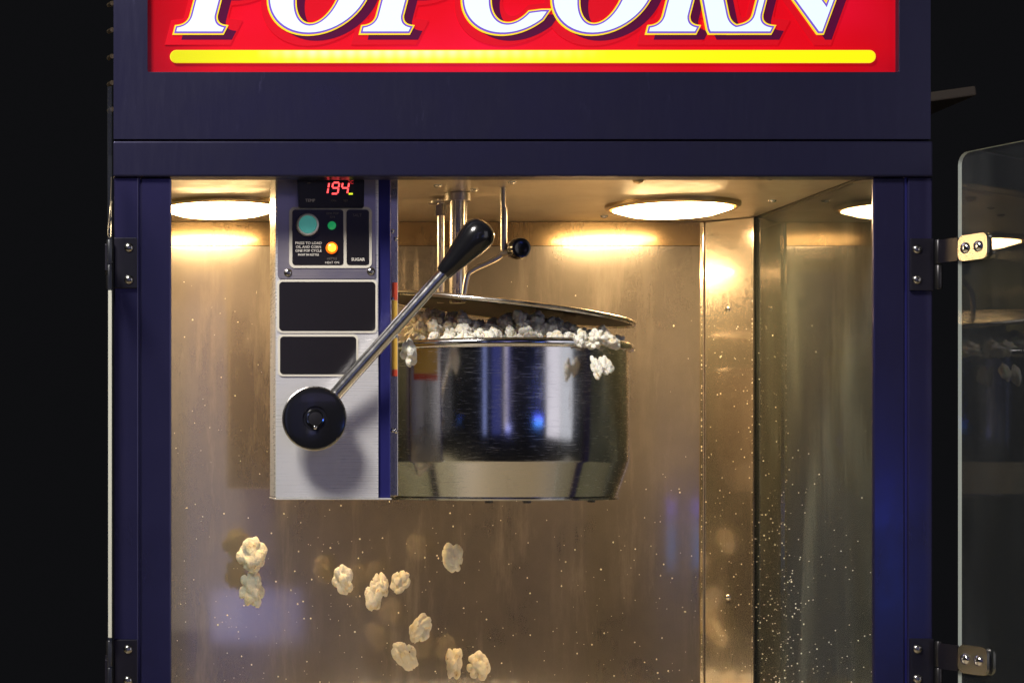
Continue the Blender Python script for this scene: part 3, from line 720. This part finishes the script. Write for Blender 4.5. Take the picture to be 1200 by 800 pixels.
# left door stands square to the front, so only its polished edge shows
xl = XC-0.0006
bm = box_bm(xl-0.002, xl+0.0015, -0.335, -0.022, DB, zt, 0.0004, 1)
bm.normal_update()
ldoor = finish('glass_door', bm, 'door_glass', mach)
tag(ldoor, 'left glass door opened straight out, seen edge on as a pale line')
pbox('lit_edge_strip', 126.8, 131.2, 340, 747, -0.0150, -0.008, 'cream', ldoor, 0.0005)  # cream strip added to imitate the lit stretch of glass edge
hinge_plate(133.8, 160.5, 278.5, 337.5, 151, (290, 327.5), ldoor, 0)
hinge_plate(133.8, 161, 749, 812, 150, (760.5, 797), ldoor, 0)
for v0, v1 in ((281, 339), (750, 812)):
    barrel(128.4, v0, v1, ldoor, -0.008)
    box('door_clip', xl-0.0045, xl-0.0022, -0.062, -0.020, PZ(v1-14, 0), PZ(v0+14, 0), 'hinge', ldoor, 0.0005)
loop = smooth_path([P(130.5, 208, 0.02), P(129.5, 240, 0.0), P(127.2, 262, -0.004), P(126.6, 276, -0.006), P(129.8, 277, -0.006), P(130.2, 262, -0.002), P(131, 236, 0.01)], 6)
finish('door_wire_stay', tube_bm(loop, 0.0007, 8), 'lamp_trim', ldoor, 50)

# ================================================================ KETTLE
s = S(YK); kx = PX(KU, YK)
zrim, zch, zbt = PZ(409.5, YK), PZ(541, YK), PZ(581, YK)
RB, RM, RC = 154.5*s, 159*s, 140.5*s
ket = tag(empty('kettle', (kx, YK, zbt)), 'polished steel kettle brimming with popcorn under a tilted round lid', 'kettle')
o3 = (kx, YK, 0)
body = finish('kettle_body', lathe_bm(o3, (0, 0, 1), [(0, zbt+0.002), (RC-0.006, zbt+0.002), (RC-0.002, zbt), (RC, zbt+0.001), (RB-0.001, zch-0.0012), (RB, zch+0.0012), (RB, zch+0.05), (RB, zrim-0.004),
     (RB-0.002, zrim-0.004), (RB-0.002, zch), (RC-0.004, zbt+0.005), (0, zbt+0.005)], 128), 'pot', ket, 30)
ring = []
for i in range(13):
    a = -PI/2+2*PI*i/12
    ring.append((RB+0.0016+0.0034*math.cos(a), zrim-0.0002+0.0042*math.sin(a)))
finish('kettle_rim', lathe_bm(o3, (0, 0, 1), ring, 128), 'pot', ket, 60)
finish('base_ring', lathe_bm(o3, (0, 0, 1), [(RC-0.003, zbt-0.0022), (RC+0.0018, zbt-0.0022), (RC+0.0022, zbt-0.0006), (RC+0.0008, zbt+0.0002), (RC-0.003, zbt-0.0002)], 128), 'pot', ket, 40)
for u in (549, 590.5, 672):
    dx = (u-KU)*s; dy = -math.sqrt(max(0, (RC-0.012)**2-dx*dx))
    finish('foot_bolt', lathe_bm((kx+dx, YK+dy, zbt), (0, 0, -1), [(0.0022, -0.001), (0.0035, 0.0012), (0.0042, 0.0022), (0.0040, 0.0046), (0, 0.0048)], 6), 'screw', ket, 30)
# lid: shallow dished disc with a rolled edge, lifted on the left
lc = P(584, 362.5, YK); RL = 156*s; tilt = math.radians(7.0)
ax = Vector((math.sin(tilt), -0.035, math.cos(tilt)))
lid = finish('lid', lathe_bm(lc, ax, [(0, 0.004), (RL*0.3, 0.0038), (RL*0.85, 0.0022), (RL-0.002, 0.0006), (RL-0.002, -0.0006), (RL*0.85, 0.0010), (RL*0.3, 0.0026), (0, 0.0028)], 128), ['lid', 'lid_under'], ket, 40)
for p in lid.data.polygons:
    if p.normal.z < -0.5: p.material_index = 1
ring = [(RL-0.0005+0.0022*math.cos(2*PI*i/12), 0.0024*math.sin(2*PI*i/12)) for i in range(13)]
finish('lid_rim', lathe_bm(lc, ax, ring, 128), 'lid', lid, 60)


# ================================================================ POPCORN
def popcorn_mesh(seed):
    """a popped kernel: many small curled lobes with creases between them, a few big wings"""
    rnd = random.Random(seed); lobes = []
    n = rnd.randint(11, 15); ph = rnd.uniform(0, 6)
    stretch = Vector((rnd.uniform(.8, 1.1), rnd.uniform(.65, .95), rnd.uniform(.9, 1.25)))
    for i in range(n):
        zc = 1-2*(i+0.5)/n; q = math.sqrt(max(0, 1-zc*zc)); a = ph+i*2.39996+rnd.uniform(-.35, .35)
        d = Vector((q*math.cos(a), q*math.sin(a), zc+rnd.uniform(-.12, .12))).normalized()
        lobes.append((d*rnd.uniform(0.42, 0.70), rnd.uniform(0.26, 0.41)))
    bm = bmesh.new(); bmesh.ops.create_icosphere(bm, subdivisions=5, radius=1)
    so = Vector((seed*3.1, seed*1.7, 0))
    for v in bm.verts:
        d = v.co.normalized(); d = (d+Vector((noise.noise(d*2.5+so), noise.noise(d*2.5+so*2), noise.noise(d*2.5-so)))*0.22).normalized()
        best = 0.45
        for c, r in lobes:
            p = d.dot(c); h = r*r-(c.length_squared-p*p)
            if h > 0 and p > 0: best = max(best, p+math.sqrt(h))
        best *= 1+0.07*noise.noise(d*7+so)+0.035*noise.noise(d*16+so)
        v.co = v.co.normalized()*best; v.co = Vector((v.co.x*stretch.x, v.co.y*stretch.y, v.co.z*stretch.z))
    bmesh.ops.smooth_vert(bm, verts=bm.verts, factor=0.5, use_axis_x=True, use_axis_y=True, use_axis_z=True)
    me = bpy.data.meshes.new('popcorn'); 
    mx = max(v.co.length for v in bm.verts)
    for v in bm.verts: v.co *= 1.0/mx
    bm.to_mesh(me); bm.free()
    for p in me.polygons: p.use_smooth = True
    me.materials.append(M['popcorn']); return me
PM = [popcorn_mesh(i+1) for i in range(10)]
def popcorn(loc, size, label, group=None, sz=1.0, rz=None):
    o = bpy.data.objects.new('popcorn', random.choice(PM)); COL.objects.link(o)
    o.location = loc; o.scale = (size, size, size*sz)
    o.rotation_euler = (random.uniform(-.45, .45), random.uniform(-.35, .35), random.uniform(0, 2*PI)) if sz != 1.0 else tuple(random.uniform(0, 2*PI) for _ in range(3))
    tag(o, label, 'popcorn', group); return o
def top_v(u):
    pts = [(455, 378), (480, 371), (500, 367), (525, 375), (545, 372), (565, 382), (585, 377), (605, 366), (622, 365), (640, 374), (660, 381), (690, 394), (715, 401), (740, 408)]
    for (a, va), (b2, vb) in zip(pts, pts[1:]):
        if a <= u <= b2: return va+(vb-va)*(u-a)/(b2-a)
    return 408
KL = 'popped corn piece heaped in the steel kettle under the lid'; KG = 'popcorn heaped in the kettle'
RI = RB-0.010
for row in range(6):
    rr_ = RI-row*0.0145
    n = int(PI*rr_/0.0135)
    for i in range(n+1):
        a = PI*(i+0.5*(row % 2))/n + random.uniform(-0.03, 0.03)
        dx = -rr_*math.cos(a); dy = -rr_*math.sin(a)
        y = YK+dy; x = kx+dx; u = VX+(x-XC)/S(y)
        if u < 455: continue
        ztop = PZ(top_v(u)-4, y)-0.006
        f = [0.12, 0.5, 0.8, 0.97, 1.0, 0.95][row]
        zb_ = zrim+0.001
        z = zb_+(max(ztop, zb_)-zb_)*f+random.uniform(-0.003, 0.003)
        # stay under the lid
        zl = lc.z-(x-lc.x)*math.tan(tilt)+(y-lc.y)*0.035-0.011
        popcorn((x, y, min(z, zl)), random.uniform(0.0082, 0.0112), KL, KG)
        if 0 < row < 4 and random.random() < 0.4:
            popcorn((x+random.uniform(-.004, .004), y, min(z, zl)-0.012), random.uniform(0.008, 0.010), KL, KG)
for u, v, y, sz_ in ((700, 397, 0.085, 0.0105), (712, 398, 0.098, 0.011), (694, 402, 0.079, 0.009), (706, 392, 0.11, 0.010), (728, 404, 0.135, 0.008), (682, 397, 0.078, 0.010), (719, 402, 0.1, 0.0085)):
    popcorn(P(u, v, y), sz_, 'popped corn piece spilling over the right rim of the kettle', 'popcorn spilling over the rim')
# the bed of popcorn below the visible pieces
spots = []
for k in range(900):
    rr_ = min(RI*math.sqrt(random.random()), RI-0.006); a = random.uniform(0, 2*PI)
    spots.append((kx+rr_*math.cos(a), YK+rr_*math.sin(a), zrim-random.uniform(0.004, 0.022), random.uniform(0.006, 0.009)))
tag(blobs('popcorn_bed', spots, 0.25), 'bed of popcorn filling the steel kettle below its rim', 'popcorn', None, 'stuff')
# the heap that has already dropped on the tray, just below the picture
spots = []
for k in range(2600):
    x = random.uniform(XL+0.012, XR-0.012); y = random.uniform(0.05, YB-0.012)
    if (XR-x)+(YB-y) < 0.075: continue
    spots.append((x, y, ZBOT+0.052+0.018*math.sin(x*9+1)*math.cos(y*7)-random.random()*0.018, random.uniform(0.008, 0.0115)))
tag(blobs('popcorn_pile', spots, 0.3), 'pile of dropped popcorn covering the tray at the foot of the cabinet', 'popcorn', None, 'stuff')
# pieces in the air
FALL = [
 (295, 650, 0.30, 16, 1.5, 'larger upper piece of the two falling one above the other at left'),
 (296, 690, 0.30, 16, 1.5, 'lower piece of the two falling one above the other at left'),
 (403, 680, 0.33, 14, 1.45, 'falling popcorn piece left of the trio at mid height'),
 (438, 698, 0.33, 13, 1.5, 'falling popcorn piece, lowest of the three at mid height'),
 (447, 684, 0.335, 11, 1.4, 'small falling popcorn piece touching the upper right of another'),
 (470, 681, 0.33, 11.5, 1.55, 'slim falling popcorn piece at the right of the mid height trio'),
 (530, 653, 0.31, 13, 1.5, 'highest falling popcorn piece, below the kettle'),
 (493, 737, 0.32, 14, 1.4, 'falling popcorn piece just above a wider one near the bottom centre'),
 (473, 767, 0.32, 15, 1.6, 'wide falling popcorn piece near the bottom centre'),
 (532, 776, 0.325, 13, 1.55, 'falling popcorn piece at the bottom, second from the right'),
 (561, 780, 0.33, 12, 1.6, 'rightmost falling popcorn piece at the bottom'),
 (480, 412, 0.030, 15, 1.3, 'popcorn piece dropping past the rim beside the control box'),
 (699, 430, 0.062, 9, 1.7, 'popcorn piece tumbling down the kettle wall below the spill'),
 (709, 427, 0.068, 8.5, 1.8, 'right hand piece tumbling down the kettle wall below the spill'),
]
for u, v, y, r, szz, lb in FALL:
    popcorn(P(u, v, y), r*1.2*S(y), lb, 'popcorn falling through the air', 1+(szz-1)*0.7)

# ================================================================ CRUMBS AND SALT on the steel
bm = bmesh.new(); rnd = random.Random(3)
def crumb(p, r):
    vs = [bm.verts.new(Vector(p)+Vector((rnd.uniform(.6, 1.2)*a*r, rnd.uniform(.5, 1)*b2*r*0.6, rnd.uniform(.6, 1.3)*c2*r))) for a, b2, c2 in ((1, 0, 0), (-1, 0, 0), (0, 1, 0), (0, -1, 0), (0, 0, 1), (0, 0, -1))]
    for a, b2, c2 in ((0, 2, 4), (2, 1, 4), (1, 3, 4), (3, 0, 4), (2, 0, 5), (1, 2, 5), (3, 1, 5), (0, 3, 5)): bm.faces.new((vs[a], vs[b2], vs[c2]))
for k in range(560):
    u = rnd.uniform(203, 816); v = 590+rnd.random()**0.8*260 if rnd.random() < 0.75 else rnd.uniform(330, 600)
    crumb(P(u, v, YB-0.0003), rnd.choice((0.00035, 0.0005, 0.0005, 0.0007, 0.0011)))
for k in range(120):
    u = rnd.uniform(824, 878); t_ = rnd.uniform(0.005, CW-0.004); crumb(ca+cd*t_+cn*0.0004+Vector((0, 0, PZ(rnd.uniform(380, 860), 0.41))), rnd.choice((0.0004, 0.0005, 0.0008)))
for k in range(150):
    crumb(ca+cd*rnd.choice((0.0015, CW-0.0012))+cn*0.003+Vector((0, 0, PZ(rnd.uniform(340, 860), 0.41))), rnd.choice((0.0004, 0.0006, 0.0008)))
for k in range(230):
    y = rnd.uniform(0.06, 0.40) if rnd.random() < 0.4 else 0.20+rnd.gauss(0.12, 0.05)
    y = min(max(y, 0.05), 0.40); v = 800-abs(rnd.gauss(0, 150))
    crumb((XR-0.0003, y, PZ(v, y)), rnd.choice((0.0005, 0.0006, 0.0008)))
tag(finish('crumbs', bm, 'popcorn'), 'salt grains and tiny popcorn crumbs stuck to the cabinet walls', 'crumbs', None, 'stuff')

# ================================================================ dim board behind at the right
bm = box_bm(-0.030, 0.030, -0.08, 0.08, -0.006, 0.006, 0.002)
for v in bm.verts: v.co = Matrix.Rotation(math.radians(-8), 4, 'Y') @ v.co
bd = finish('shelf_board', bm, 'board'); bd.location = P(1084, 124, 0.75)
tag(bd, 'dim brown board in the dark behind the upper right of the machine', 'board')
